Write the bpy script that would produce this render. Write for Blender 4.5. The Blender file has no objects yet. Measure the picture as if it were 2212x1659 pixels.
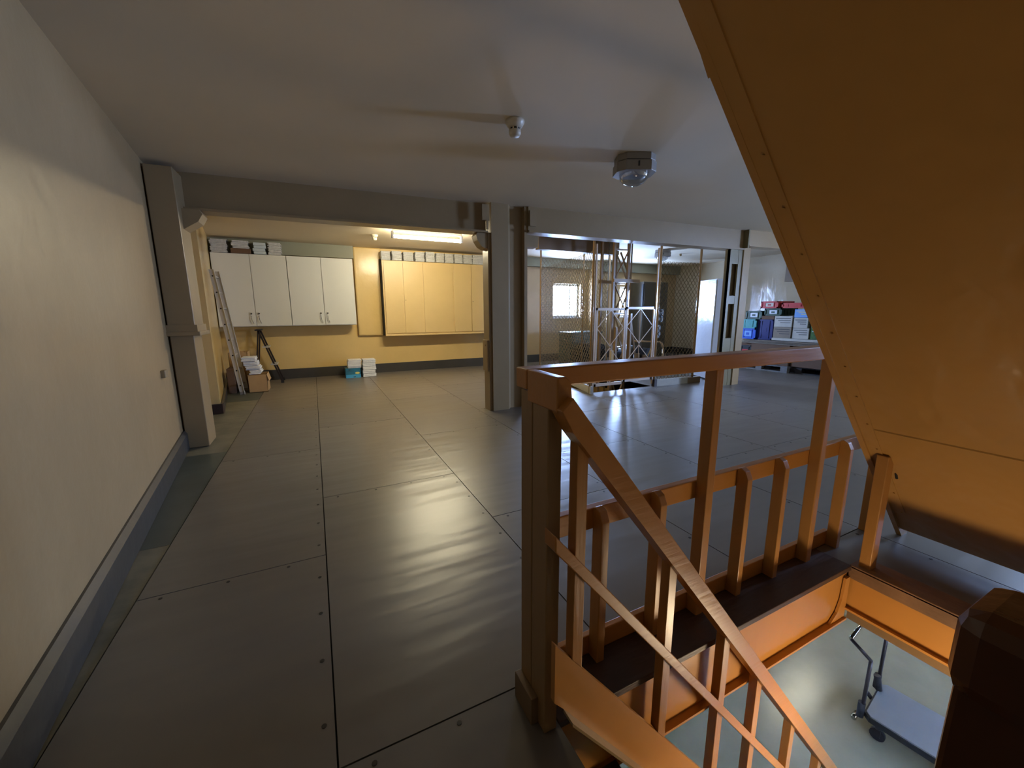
import bpy, bmesh, math, random
from mathutils import Vector, Matrix
random.seed(7)
scene = bpy.context.scene
COL = scene.collection

# ------------------------------------------------------------------ camera
# world axes: X runs along the railing, Y into the room, Z up; floor at 0, ceiling at 2.7
H = 1.35
yaw, pitch, roll = math.radians(26.2), math.radians(10.35), math.radians(-0.26)
f0 = Vector((math.sin(yaw), math.cos(yaw), 0)); r0 = Vector((math.cos(yaw), -math.sin(yaw), 0)); u0 = Vector((0, 0, 1))
fw = f0*math.cos(pitch) - u0*math.sin(pitch)
up = u0*math.cos(pitch) + f0*math.sin(pitch)
RR = r0*math.cos(roll) + up*math.sin(roll)
UU = up*math.cos(roll) - r0*math.sin(roll)
cd = bpy.data.cameras.new('camera'); cam = bpy.data.objects.new('camera', cd); COL.objects.link(cam)
m = Matrix((RR, UU, -fw)).transposed().to_4x4(); m.translation = Vector((0, 0, H))
cam.matrix_world = m
cd.sensor_width = 36; cd.lens = 860/2212*36; cd.clip_start = 0.02; cd.clip_end = 100
scene.camera = cam

# ------------------------------------------------------------------ world, exposure, daylight portals
w = bpy.data.worlds.new('world'); scene.world = w; w.use_nodes = True
bg = w.node_tree.nodes['Background']; bg.inputs[0].default_value = (0.40, 0.58, 1.0, 1); bg.inputs[1].default_value = 230.0
scene.view_settings.view_transform = 'Standard'; scene.view_settings.look = 'None'
scene.view_settings.exposure = 0.15; scene.view_settings.gamma = 1.0
scene.view_settings.use_curve_mapping = False
TUBE = 230.0; LAMP = 50.0; LOWTUBE = 80.0

def portal(loc, rot, sx, sy):
    l = bpy.data.lights.new('window_portal', 'AREA'); l.shape = 'RECTANGLE'; l.size = sx; l.size_y = sy
    l.cycles.is_portal = True
    o = bpy.data.objects.new('window_portal', l); o.location = loc; o.rotation_euler = rot; COL.objects.link(o)
portal((6.30, 9.62, 1.63), (-math.pi/2, 0, 0), 0.86, 0.86)
portal((8.42, 9.62, 1.60), (-math.pi/2, 0, 0), 0.50, 0.86)
portal((10.72, 0.15, 1.65), (0, math.pi/2, 0), 0.9, 1.1)

# ------------------------------------------------------------------ materials
def lin(c): return tuple(((x/255)/12.92 if x/255 <= 0.04045 else ((x/255+0.055)/1.055)**2.4) for x in c) + (1,)
def mat(name, rgb, rough=0.5, metal=0.0, bump=0.0, bscale=(20, 20, 20), var=0.0, vscale=3.0, rgb2=None, spec=0.5,
        emit=0.0, ecol=None, bdist=0.01, detail=3, coat=0.0, rvar=0.0):
    M = bpy.data.materials.new(name); M.use_nodes = True; n = M.node_tree.nodes; L = M.node_tree.links
    p = n['Principled BSDF']; p.inputs['Base Color'].default_value = lin(rgb); p.inputs['Roughness'].default_value = rough
    p.inputs['Metallic'].default_value = metal; p.inputs['Specular IOR Level'].default_value = spec
    p.inputs['Coat Weight'].default_value = coat; p.inputs['Coat Roughness'].default_value = 0.12
    if emit: p.inputs['Emission Color'].default_value = lin(ecol or rgb); p.inputs['Emission Strength'].default_value = emit
    tc = n.new('ShaderNodeNewGeometry')
    if bump:
        mp = n.new('ShaderNodeMapping'); mp.inputs['Scale'].default_value = bscale; L.new(tc.outputs['Position'], mp.inputs[0])
        ns = n.new('ShaderNodeTexNoise'); ns.inputs['Scale'].default_value = 1; ns.inputs['Detail'].default_value = detail
        L.new(mp.outputs[0], ns.inputs['Vector'])
        b = n.new('ShaderNodeBump'); b.inputs['Strength'].default_value = bump; b.inputs['Distance'].default_value = bdist
        L.new(ns.outputs[0], b.inputs['Height']); L.new(b.outputs[0], p.inputs['Normal'])
        if coat: L.new(b.outputs[0], p.inputs['Coat Normal'])
        if rvar:
            mr = n.new('ShaderNodeMapRange'); mr.inputs[1].default_value = 0.35; mr.inputs[2].default_value = 0.65
            mr.inputs[3].default_value = rough-rvar; mr.inputs[4].default_value = rough+rvar
            n3 = n.new('ShaderNodeTexNoise'); n3.inputs['Scale'].default_value = 2.3; n3.inputs['Detail'].default_value = 5
            L.new(tc.outputs['Position'], n3.inputs['Vector']); L.new(n3.outputs[0], mr.inputs[0]); L.new(mr.outputs[0], p.inputs['Roughness'])
    if var or rgb2:
        n2 = n.new('ShaderNodeTexNoise'); n2.inputs['Scale'].default_value = vscale; n2.inputs['Detail'].default_value = 6; n2.inputs['Roughness'].default_value = 0.6
        L.new(tc.outputs['Position'], n2.inputs['Vector'])
        mx = n.new('ShaderNodeMix'); mx.data_type = 'RGBA'
        c2 = lin(rgb2) if rgb2 else tuple(x*(1-var) for x in lin(rgb)[:3])+(1,)
        mx.inputs[6].default_value = lin(rgb); mx.inputs[7].default_value = c2
        r = n.new('ShaderNodeMapRange'); r.inputs[1].default_value = 0.35; r.inputs[2].default_value = 0.68
        L.new(n2.outputs[0], r.inputs[0]); L.new(r.outputs[0], mx.inputs[0]); L.new(mx.outputs[2], p.inputs['Base Color'])
    return M

WALL = mat('cream_gloss_wall_paint', (176, 149, 108), 0.34, bump=0.35, bscale=(7, 7, 7), var=0.12, vscale=1.6, bdist=0.012, detail=4)
GLOSSW = mat('very_glossy_cream_wall_paint', (196, 182, 154), 0.16, bump=0.3, bscale=(6, 6, 3.5), var=0.10, vscale=1.6, bdist=0.02, detail=3, spec=0.7)
YWALL = mat('yellow_gloss_wall_paint', (222, 190, 126), 0.24, bump=0.35, bscale=(6, 6, 6), var=0.07, vscale=1.5, bdist=0.012, detail=4)
CEIL = mat('offwhite_ceiling_paint', (222, 207, 180), 0.7, bump=0.15, bscale=(2, 2, 2), var=0.05, vscale=0.8)
BAND = mat('greygreen_band_paint', (138, 136, 116), 0.5)
STEEL = mat('taupe_steel_paint', (150, 127, 92), 0.38, bump=0.1, bscale=(25, 25, 25), var=0.08, vscale=3)
STEELD = mat('brown_steel_paint', (120, 96, 66), 0.45, var=0.12, vscale=4)
DARKBASE = mat('dark_slate_baseboard_paint', (62, 60, 58), 0.4, bump=0.3, bscale=(8, 8, 8), var=0.2)
BROWNBASE = mat('dark_brown_base_paint', (58, 40, 34), 0.5)
PLATE = mat('grey_floor_plate_paint', (114, 107, 98), 0.33, bump=0.6, bscale=(1.3, 6.0, 3), var=0.12, vscale=1.1, bdist=0.012, detail=1.6, spec=0.6)
PLATE2 = mat('darker_floor_plate_paint', (109, 103, 95), 0.35, bump=0.6, bscale=(1.4, 5.0, 3), var=0.12, vscale=1.2, bdist=0.012, detail=1.6, spec=0.6)
GAP = mat('dirt_in_seams', (34, 31, 27), 0.9)
SCREW = mat('dark_screw_heads', (60, 58, 54), 0.4, metal=0.6)
CONC = mat('pale_worn_concrete', (128, 122, 104), 0.45, rgb2=(92, 92, 82), vscale=3.5, bump=0.4, bscale=(4, 9, 4))
CONCG = mat('greengrey_painted_concrete', (78, 86, 82), 0.4, rgb2=(68, 74, 70), vscale=3, bump=0.3, bscale=(5, 5, 5))
LOWFL = mat('greenish_lower_floor_paint', (146, 142, 118), 0.26, var=0.12, vscale=2.5, bump=0.35, bscale=(3, 6, 3))
OCHRE = mat('ochre_painted_wood', (178, 122, 58), 0.32, bump=0.35, bscale=(5, 60, 60), bdist=0.003, var=0.10, vscale=6)
OCHREV = mat('ochre_painted_wood_upright', (172, 122, 64), 0.34, bump=0.35, bscale=(60, 60, 5), bdist=0.003, var=0.10, vscale=6)
OCHRES = mat('ochre_painted_steel', (184, 128, 60), 0.38, bump=0.2, bscale=(6, 6, 6), var=0.10, vscale=3)
SOFFIT = mat('ochre_painted_sheet_soffit', (174, 130, 70), 0.30, bump=0.9, bscale=(2.2, 4.0, 3.2), bdist=0.03, var=0.08, vscale=1.5, detail=3)
WORNWOOD = mat('worn_brown_board', (128, 96, 70), 0.45, bump=0.4, bscale=(30, 6, 30), var=0.35, vscale=8)
DARKWOOD = mat('dark_brown_board', (70, 48, 34), 0.5, bump=0.4, bscale=(8, 40, 40), var=0.3, vscale=6)
NEWELT = mat('taupe_brown_painted_wood', (148, 118, 78), 0.38, bump=0.3, bscale=(60, 60, 5), bdist=0.003, var=0.1, vscale=6)
NEWELD = mat('dark_brown_glossy_paint', (74, 44, 26), 0.25, bump=0.3, bscale=(20, 20, 6))
WHITE = mat('white_laminate', (222, 220, 208), 0.4)
YCAB = mat('yellow_painted_cupboard', (218, 188, 130), 0.38, bump=0.1, bscale=(9, 9, 9), var=0.04)
BLACK = mat('black_gap_and_shade', (16, 14, 12), 0.8)
CHROME = mat('chrome', (200, 200, 200), 0.15, metal=1.0)
ALU = mat('brushed_aluminium', (196, 194, 188), 0.4, metal=0.35)
PAPER = mat('white_paper', (226, 226, 226), 0.8, var=0.12, vscale=25)
PAPERG = mat('grey_white_paper', (212, 210, 206), 0.8, var=0.2, vscale=30)
CARD = mat('cardboard', (186, 148, 98), 0.8, var=0.08, vscale=8)
CARDD = mat('dark_brown_cardboard', (104, 78, 58), 0.8, var=0.08, vscale=8)
CARDG = mat('grey_cardboard', (140, 128, 112), 0.8, var=0.15, vscale=8)
BLUEBOX = mat('blue_printed_card', (40, 120, 150), 0.5, rgb2=(40, 90, 110), vscale=6)
PLASTW = mat('ivory_plastic', (206, 196, 176), 0.4)
PLASTB = mat('beige_plastic', (150, 128, 92), 0.5)
LAMPGREY = mat('grey_lamp_housing', (140, 134, 126), 0.45, var=0.1)
POSTGLOSS = mat('gloss_ochre_tube_paint', (170, 134, 88), 0.2, coat=0.5)
GATE = mat('pinkish_cream_steel_paint', (196, 172, 148), 0.3, coat=0.3)
WIRE = mat('olive_wire', (128, 112, 82), 0.4, metal=0.2)
KERB = mat('grey_kerb_paint', (176, 172, 160), 0.4, var=0.15, vscale=8)
MAST = mat('brown_mast_paint', (138, 110, 74), 0.35, coat=0.3)
TEAL = mat('dark_teal_cabinet', (52, 78, 78), 0.3, var=0.1)
MBLACK = mat('black_machine', (22, 22, 24), 0.5)
MGREY = mat('grey_switch_box', (92, 100, 108), 0.45)
MOLIVE = mat('olive_metal_cabinet', (74, 66, 50), 0.45, var=0.1)
LOCKER = mat('glossy_white_locker', (196, 200, 206), 0.16, bump=0.4, bscale=(9, 9, 9), bdist=0.01)
BLUE = mat('blue_plastic', (30, 84, 190), 0.35)
NAVY = mat('navy_plastic', (20, 30, 100), 0.35)
TEALP = mat('teal_plastic', (60, 150, 150), 0.35)
GREENP = mat('dark_green_plastic', (30, 66, 40), 0.4)
REDP = mat('red_plastic', (186, 52, 50), 0.4)
BLACKP = mat('black_plastic', (30, 30, 32), 0.4)
LBLUE = mat('light_blue_card', (110, 160, 220), 0.5)
WCARD = mat('whitish_carton', (184, 180, 168), 0.6, var=0.1, vscale=12)
LEAFG = mat('green_packaging', (60, 110, 30), 0.5, rgb2=(20, 50, 14), vscale=20)
PALW = mat('weathered_pallet_wood', (120, 118, 116), 0.8, var=0.3, vscale=12)
PALD = mat('dark_pallet_wood', (52, 48, 46), 0.8, var=0.3, vscale=12)
INK = mat('dark_print', (60, 60, 62), 0.6)
WPRINT = mat('white_print', (214, 220, 226), 0.5)
YPRINT = mat('yellow_print', (220, 210, 120), 0.5)
TROL = mat('greyblue_vinyl_deck', (124, 127, 128), 0.45, var=0.06)
RUB = mat('black_rubber', (24, 24, 26), 0.6)
GRIP = mat('dark_steel_tube', (52, 46, 46), 0.35, metal=0.4)
BRICK = mat('brown_pit_lining', (150, 118, 62), 0.6, bump=0.4, bscale=(10, 10, 10), var=0.2)
OUTW = mat('window_frame_white', (222, 222, 218), 0.4)
TUBEM = mat('fluorescent_tube_glow', (255, 246, 214), 0.5, emit=TUBE, ecol=(255, 243, 206))
LOWTUBEM = mat('lower_tube_glow', (255, 250, 230), 0.5, emit=LOWTUBE, ecol=(255, 246, 216))
BULBM = mat('warm_bulb_glow', (255, 190, 110), 0.5, emit=LAMP, ecol=(255, 226, 184))

def glassmat(name, tint, trans=0.92):
    M = bpy.data.materials.new(name); M.use_nodes = True; n = M.node_tree.nodes; L = M.node_tree.links
    n.remove(n['Principled BSDF']); out = n['Material Output']
    t = n.new('ShaderNodeBsdfTransparent'); t.inputs[0].default_value = tint
    g = n.new('ShaderNodeBsdfGlossy'); g.inputs['Roughness'].default_value = 0.08
    mx = n.new('ShaderNodeMixShader'); mx.inputs[0].default_value = 1-trans
    L.new(t.outputs[0], mx.inputs[1]); L.new(g.outputs[0], mx.inputs[2]); L.new(mx.outputs[0], out.inputs[0])
    return M
GLASS = glassmat('window_glass', (0.97, 0.98, 1, 1), 0.95)
DOME = glassmat('ribbed_glass_dome', (0.75, 0.78, 0.80, 1), 0.62)

# ------------------------------------------------------------------ mesh helpers
class MB:
    def __init__(s): s.bm = bmesh.new(); s.mi = 0
    def _f(s, vs):
        f = s.bm.faces.new(vs); f.material_index = s.mi; return f
    def box(s, x0, x1, y0, y1, z0, z1, bev=0.0):
        v = [s.bm.verts.new(p) for p in ((x0,y0,z0),(x1,y0,z0),(x1,y1,z0),(x0,y1,z0),(x0,y0,z1),(x1,y0,z1),(x1,y1,z1),(x0,y1,z1))]
        fs = [s._f([v[i] for i in q]) for q in ((0,3,2,1),(4,5,6,7),(0,1,5,4),(1,2,6,5),(2,3,7,6),(3,0,4,7))]
        if bev: s._bev(fs, bev)
        return s
    def _bev(s, fs, bev):
        es = list({e for f in fs for e in f.edges})
        r = bmesh.ops.bevel(s.bm, geom=es, offset=bev, segments=2, affect='EDGES', profile=0.5)
        for f in r['faces']: f.material_index = s.mi
    def bar(s, p, q, w, h, upv=(0,0,1), bev=0.0):
        p = Vector(p); q = Vector(q); d = (q-p).normalized(); u = Vector(upv)
        if abs(d.dot(u)) > 0.99: u = Vector((0,1,0))
        r = d.cross(u).normalized(); u = r.cross(d)
        a = [r*(-w/2)+u*(-h/2), r*(w/2)+u*(-h/2), r*(w/2)+u*(h/2), r*(-w/2)+u*(h/2)]
        v = [s.bm.verts.new(p+x) for x in a] + [s.bm.verts.new(q+x) for x in a]
        fs = [s._f([v[i] for i in k]) for k in ((0,1,2,3),(7,6,5,4),(0,4,5,1),(1,5,6,2),(2,6,7,3),(3,7,4,0))]
        if bev: s._bev(fs, bev)
        return s
    def cyl(s, p, q, r, n=12, r2=None):
        p = Vector(p); q = Vector(q); d = (q-p).normalized(); u = Vector((0,0,1)) if abs(d.z) < 0.9 else Vector((1,0,0))
        a = d.cross(u).normalized(); b = d.cross(a); r2 = r if r2 is None else r2
        A = [s.bm.verts.new(p+(a*math.cos(t)+b*math.sin(t))*r) for t in [2*math.pi*i/n for i in range(n)]]
        B = [s.bm.verts.new(q+(a*math.cos(t)+b*math.sin(t))*r2) for t in [2*math.pi*i/n for i in range(n)]]
        for i in range(n): s._f((A[i], A[(i+1)%n], B[(i+1)%n], B[i])).smooth = n > 5
        s._f(A[::-1]); s._f(B); return s
    def tube(s, pts, r, n=8):
        for a, b in zip(pts, pts[1:]): s.cyl(a, b, r, n)
        for a in pts[1:-1]: s.ball(a, r, n)
        return s
    def ball(s, c, r, n=8, sc=(1,1,1)):
        prof = [(r*math.sin(math.pi*i/n), r*math.cos(math.pi*i/n)) for i in range(n+1)]
        return s.lathe(prof, c, max(n, 8), sc)
    def lathe(s, prof, c, n=24, sc=(1,1,1)):
        c = Vector(c); rings = []
        for (r, z) in prof:
            if r < 1e-5: rings.append([s.bm.verts.new(c+Vector((0,0,z*sc[2])))])
            else: rings.append([s.bm.verts.new(c+Vector((r*sc[0]*math.cos(2*math.pi*i/n), r*sc[1]*math.sin(2*math.pi*i/n), z*sc[2]))) for i in range(n)])
        for A, B in zip(rings, rings[1:]):
            for i in range(n):
                j = (i+1) % n
                if len(A) == 1 and len(B) == 1: continue
                if len(A) == 1: f = s._f((A[0], B[i], B[j]))
                elif len(B) == 1: f = s._f((A[j], A[i], B[0]))
                else: f = s._f((A[i], B[i], B[j], A[j]))
                f.smooth = True
        return s
    def prism(s, poly, vec, bev=0.0):
        vec = Vector(vec); A = [s.bm.verts.new(Vector(p)) for p in poly]; B = [s.bm.verts.new(Vector(p)+vec) for p in poly]
        n = len(A); fs = [s._f(A), s._f(B[::-1])]
        for i in range(n): fs.append(s._f((A[i], B[i], B[(i+1)%n], A[(i+1)%n])))
        if bev: s._bev(fs, bev)
        return s
    def plan(s, poly, z0, z1): return s.prism([(x, y, z0) for x, y in poly], (0, 0, z1-z0))
    def obj(s, name, mats, parent=None, loc=None):
        bm = s.bm; bmesh.ops.recalc_face_normals(bm, faces=bm.faces)
        if parent is not None: off = Vector(parent['_loc'])
        elif loc is not None: off = Vector(loc)
        else:
            xs = [v.co for v in bm.verts]
            off = Vector(((min(c.x for c in xs)+max(c.x for c in xs))/2, (min(c.y for c in xs)+max(c.y for c in xs))/2, min(c.z for c in xs)))
        for v in bm.verts: v.co -= off
        me = bpy.data.meshes.new(name); bm.to_mesh(me); bm.free()
        for M in (mats if isinstance(mats, (list, tuple)) else [mats]): me.materials.append(M)
        o = bpy.data.objects.new(name, me); COL.objects.link(o)
        if parent is not None:
            o.parent = parent; o['_loc'] = tuple(off)
        else: o.location = off; o['_loc'] = tuple(off)
        return o
def tag(o, label=None, cat=None, group=None, kind=None):
    if label: o['label'] = label
    if cat: o['category'] = cat
    if group: o['group'] = group
    if kind: o['kind'] = kind
    return o
def thing(name, label, cat, loc, group=None):
    o = bpy.data.objects.new(name, None); o.empty_display_size = 0.1; o.location = loc; COL.objects.link(o); o['_loc'] = tuple(loc)
    return tag(o, label, cat, group)
def struct(o): o['kind'] = 'structure'; return o
def turn(o, deg): o.rotation_euler = (0, 0, math.radians(deg)); return o
def copy_tree(o, parent=None):
    c = o.copy(); COL.objects.link(c); c.parent = parent
    for ch in [x for x in list(bpy.data.objects) if x.parent == o]: copy_tree(ch, c)
    return c

# ------------------------------------------------------------------ setting
XR = 10.4
def wl(y): return -0.75-0.105*y
# floor plates: columns of 1 m sheets with their cross seams
colx = [-0.87, -0.045, 0.963, 1.965, 2.97, 3.965, 4.97, 5.975, 6.98, 7.985, 8.99, XR]
seams = [[-1.6, 0.30, 2.30, 4.30, 6.30, 8.30, 9.35], [-1.6, 1.10, 3.08, 5.10, 7.10, 9.35], [-1.6, 0.26, 2.262, 4.26, 6.26, 8.26, 9.35],
         [-1.6, 1.1, 3.10, 5.10, 7.1, 9.35], [-1.6, 0.3, 2.3, 4.3, 6.3, 8.3, 9.35]]
holes = [(0.62, 2.47, 0.06, 0.93), (4.06, 5.42, 5.27, 7.5)]
def minus(rects, h):
    out = []
    for (a, b, c, d) in rects:
        x0, x1, y0, y1 = max(a, h[0]), min(b, h[1]), max(c, h[2]), min(d, h[3])
        if x0 >= x1 or y0 >= y1: out.append((a, b, c, d)); continue
        if a < x0: out.append((a, x0, c, d))
        if x1 < b: out.append((x1, b, c, d))
        if c < y0: out.append((x0, x1, c, y0))
        if y1 < d: out.append((x0, x1, y1, d))
    return out
fl = MB(); G = 0.003
for k in range(len(colx)-1):
    ss = seams[k] if k < 5 else seams[3+k % 2]
    for j, (a, b) in enumerate(zip(ss, ss[1:])):
        rs = [(colx[k]+G, colx[k+1]-G, a+G, b-G)]
        for h in holes: rs = minus(rs, h)
        fl.mi = 0 if (k*3+j) % 3 else 1
        for r in rs: fl.box(*r, -0.006, 0.0)
        # screws down the left and right seam and along the near cross seam
        fl.mi = 2
        pts = [(colx[k]+0.1+i*0.27, b-0.03) for i in range(4)]
        pts += [(colx[k+1]-0.035, a+0.12+i*0.28) for i in range(int((b-a)/0.28))]
        if k < 7:
            for x, y in pts:
                if not any(h[0]-0.02 < x < h[1]+0.02 and h[2]-0.1 < y < h[3]+0.02 for h in holes) and x < colx[k+1]:
                    fl.cyl((x, y, -0.001), (x, y, 0.0012), 0.0085, 8)
# slab below the sheets
rs = [(-1.8, XR, -1.6, 9.7)]
for h in ((0.615, 2.53, 0.03, 1.02), holes[1]): rs = minus(rs, h)
fl.mi = 3
for r in rs: fl.box(*r, -0.25, -0.008)
# worn concrete strip along the left wall
fl.mi = 4; fl.plan([(wl(-1.6), -1.6), (-0.87-G, -1.6), (-0.87-G, 2.83), (wl(2.83), 2.83)], -0.010, -0.004)
fl.mi = 5; fl.plan([(wl(2.83), 2.83), (-0.87-G, 2.83), (-0.87-G, 4.62), (wl(4.62), 4.62)], -0.010, -0.003)
fl.mi = 4; fl.plan([(wl(4.62), 4.62), (-0.87-G, 4.62), (-0.87-G, 7.25), (wl(7.25), 7.25)], -0.010, -0.004)
fl.mi = 5; fl.plan([(wl(7.25)-.3, 7.25), (-0.87-G, 7.25), (-0.87-G, 9.35), (-1.8, 9.35)], -0.010, -0.003)
struct(fl.obj('floor', [PLATE, PLATE2, SCREW, GAP, CONC, CONCG], loc=(0, 0, 0)))
struct(MB().box(-2.2, XR+0.4, -2.2, 10.1, 2.70, 2.95).obj('ceiling', CEIL))
struct(MB().plan([(wl(-2.0), -2.0), (wl(6.5), 6.5), (-2.2, 6.5), (-2.2, -2.0)], -0.25, 2.7).obj('wall_left', WALL))
o = MB().plan([(-1.23, 6.5), (-1.62, 9.35), (-1.62, 9.65), (-2.2, 9.65), (-2.2, 6.5)], -0.25, 2.7).obj('wall_left', YWALL); struct(o)
rw = MB()
for b in ((-2.2, -0.40, -0.25, 2.7), (0.70, 10.1, -0.25, 2.7), (-0.40, 0.70, -0.25, 1.20), (-0.40, 0.70, 2.10, 2.7)): rw.box(XR, XR+0.3, b[0], b[1], b[2], b[3])
struct(rw.obj('wall_right', GLOSSW))
# far wall: yellow left bay, cream right bay with the windows
struct(MB().box(-1.7, 4.6, 9.35, 9.65, -0.25, 2.7).obj('wall_far', YWALL))
fr = MB()
for b in ((4.6, 5.85, -0.25, 2.7), (6.75, 8.15, -0.25, 2.7), (8.68, XR, -0.25, 2.7), (5.85, 6.75, -0.25, 1.18), (5.85, 6.75, 2.08, 2.7),
          (8.15, 8.68, -0.25, 1.18), (8.15, 8.68, 2.04, 2.7)):
    fr.box(b[0], b[1], 9.35, 9.65, b[2], b[3])
struct(fr.obj('wall_far', WALL))
struct(MB().box(0.86, 1.43, 9.27, 9.35, 0.84, 2.7, 0.03).obj('trim_1', YWALL))
struct(MB().box(6.97, 7.24, 9.05, 9.35, 0, 2.7).obj('trim_2', WALL))
struct(MB().box(-1.6, 0.86, 9.22, 9.35, 2.45, 2.7).obj('trim_3', BAND))
struct(MB().box(4.6, 6.97, 9.2, 9.35, 2.48, 2.7).obj('trim_4', BAND))
struct(MB().box(7.22, XR, 9.2, 9.35, 2.45, 2.7).obj('trim_5', BAND))
struct(MB().box(-2.2, XR, -1.9, -1.6, -0.25, 2.7).obj('wall_near', WALL))
def window(n, x0, x1, z0, z1, yi, yo, label_bars=1):
    t = bpy.data.objects.new('window_%d' % n, None); COL.objects.link(t); c = ((x0+x1)/2, (yi+yo)/2, z0); t.location = c; t['_loc'] = c; struct(t)
    f = MB(); y0, y1 = min(yi, yo), max(yi, yo); fy = (y0+y1)/2; W = 0.05
    for b in ((x0, x0+W, z0, z1), (x1-W, x1, z0, z1), (x0, x1, z0, z0+W), (x0, x1, z1-W, z1)): f.box(b[0], b[1], fy-0.03, fy+0.03, b[2], b[3])
    if label_bars: f.box(x1-0.30, x1-0.27, fy-0.025, fy+0.025, z0, z1)
    f.obj('window_frame', OUTW, t)
    MB().box(x0+W, x1-W, fy-0.004, fy+0.004, z0+W, z1-W).obj('pane', GLASS, t)
    ys = y0-0.03 if yi < yo else y1+0.03
    MB().box(x0-0.02, x1+0.02, min(fy, ys), max(fy, ys), z0-0.03, z0).obj('window_sill', OUTW, t)
window(1, 5.85, 6.75, 1.18, 2.08, 9.35, 9.65)
window(2, 8.15, 8.68, 1.18, 2.04, 9.35, 9.65, 0)
t = bpy.data.objects.new('window_3', None); COL.objects.link(t); t.location = (XR+.15, 0.15, 1.2); t['_loc'] = (XR+.15, 0.15, 1.2); struct(t)
f = MB()
for b in ((-0.40, -0.35, 1.20, 2.1), (0.65, 0.70, 1.20, 2.1), (-0.40, 0.70, 1.20, 1.25), (-0.40, 0.70, 2.05, 2.1)): f.box(XR+0.12, XR+0.18, *b)
f.obj('window_frame', OUTW, t)
MB().box(XR+0.146, XR+0.154, -0.35, 0.65, 1.25, 2.05).obj('pane', GLASS, t)
# baseboards
bl = MB(); y0, y1 = -1.6, 6.42
bl.prism([(wl(y0), y0, 0), (wl(y0)+0.035, y0, 0), (wl(y0)+0.035, y0, 0.155), (wl(y0)+0.012, y0, 0.185), (wl(y0), y0, 0.185)], (wl(y1)-wl(y0), y1-y0, 0))
struct(bl.obj('baseboard_left', DARKBASE))
struct(MB().plan([(-1.43, 6.46), (-1.20, 6.46), (-1.20, 6.56), (-1.43, 6.56)], 0, 0.13).obj('baseboard_left', BROWNBASE))
struct(MB().plan([(-1.20, 6.56), (-1.58, 9.35), (-1.62, 9.35), (-1.23, 6.56)], 0, 0.12).obj('baseboard_left', DARKBASE))
struct(MB().box(-1.6, 6.97, 9.31, 9.35, 0, 0.20).obj('baseboard_far', DARKBASE))
struct(MB().box(7.22, XR, 9.31, 9.35, 0, 0.20).obj('baseboard_far', DARKBASE))
struct(MB().box(XR-0.04, XR, -1.6, 9.3, 0, 0.20).obj('baseboard_right', DARKBASE))
# storey below: floor and walls seen down the stairwell, lining of the hoist pit
struct(MB().box(-2.2, XR+0.4, -2.2, 10.1, -3.05, -2.85).obj('floor', LOWFL))
lw = MB()
lw.box(-2.2, -2.0, -2.2, 10.1, -2.85, -0.25); lw.box(XR, XR+0.2, -2.2, 10.1, -2.85, -0.25); lw.box(-2.0, XR, -2.2, -2.0, -2.85, -0.25); lw.box(-2.0, XR, 9.9, 10.1, -2.85, -0.25)
struct(lw.obj('wall_below', WALL))
pt = MB(); pt.box(4.0, 4.06, 5.27, 7.5, -1.4, -0.01); pt.box(5.42, 5.48, 5.27, 7.5, -1.4, -0.01); pt.box(4.0, 5.48, 7.5, 7.56, -1.4, -0.01); pt.box(4.0, 5.48, 5.21, 5.27, -1.4, -0.01); pt.box(4.0, 5.48, 5.21, 7.56, -1.46, -1.4)
struct(pt.obj('trim_6', BRICK))

# ------------------------------------------------------------------ steel frame
# left column
t = thing('steel_column', 'taupe painted steel column against the left wall', 'column', (-1.15, 5.0, 0))
MB().box(-1.25, -1.04, 4.88, 5.24, 1.22, 2.66, 0.006).obj('upper_shaft', STEEL, t)
MB().box(-1.25, -1.065, 4.90, 5.22, 0, 1.14, 0.006).obj('lower_shaft', STEEL, t)
MB().box(-1.32, -1.27, 4.90, 4.98, 0, 2.65).box(-1.34, -1.25, 4.95, 5.15, 0, 2.65).obj('wall_channel', STEELD, t)
MB().box(-1.29, -1.00, 4.85, 5.26, 1.13, 1.17, 0.006).box(-1.27, -1.02, 4.87, 5.24, 1.17, 1.235).obj('collar', STEEL, t)
MB().prism([(-1.04, 5.0, 2.33), (-0.90, 5.0, 2.33), (-0.88, 5.0, 2.29), (-0.92, 5.0, 2.22), (-1.04, 5.0, 2.14)], (0, 0.22, 0)).obj('bracket', STEEL, t)
# centre column
t = thing('steel_column', 'wide taupe steel column in the middle of the room beside the railing corner', 'column', (2.4, 5.0, 0))
MB().plan([(2.125, 4.89), (2.36, 4.89), (2.42, 4.965), (2.60, 4.965), (2.60, 4.89), (2.645, 4.89), (2.645, 5.14), (2.125, 5.14)], 0, 2.7).obj('shaft', STEEL, t)
MB().box(2.085, 2.125, 4.92, 5.10, 0, 2.34).obj('side_channel', STEEL, t)
MB().box(2.06, 2.085, 4.93, 5.09, 0.55, 0.97, 0.004).cyl((2.06, 5.0, 0.90), (2.052, 5.0, 0.90), 0.012).obj('splice_plate', STEEL, t)
MB().prism([(2.125, 4.93, 2.33), (1.95, 4.93, 2.33), (1.93, 4.93, 2.30), (1.95, 4.93, 2.24), (2.00, 4.93, 2.17), (2.06, 4.93, 2.14), (2.125, 4.93, 2.14)], (0, 0.16, 0)).obj('bracket', STEEL, t)
MB().prism([(2.645, 4.91, 2.35), (2.83, 4.91, 2.35), (2.82, 4.91, 2.20), (2.645, 4.91, 2.20)], (0, 0.16, 0)).obj('bracket', STEEL, t)
MB().box(1.99, 2.085, 4.86, 4.88, 2.47, 2.66).box(2.04, 2.065, 4.84, 4.86, 2.36, 2.47).box(2.645, 2.74, 4.82, 4.84, 2.45, 2.64).obj('cleat', STEEL, t)
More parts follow.
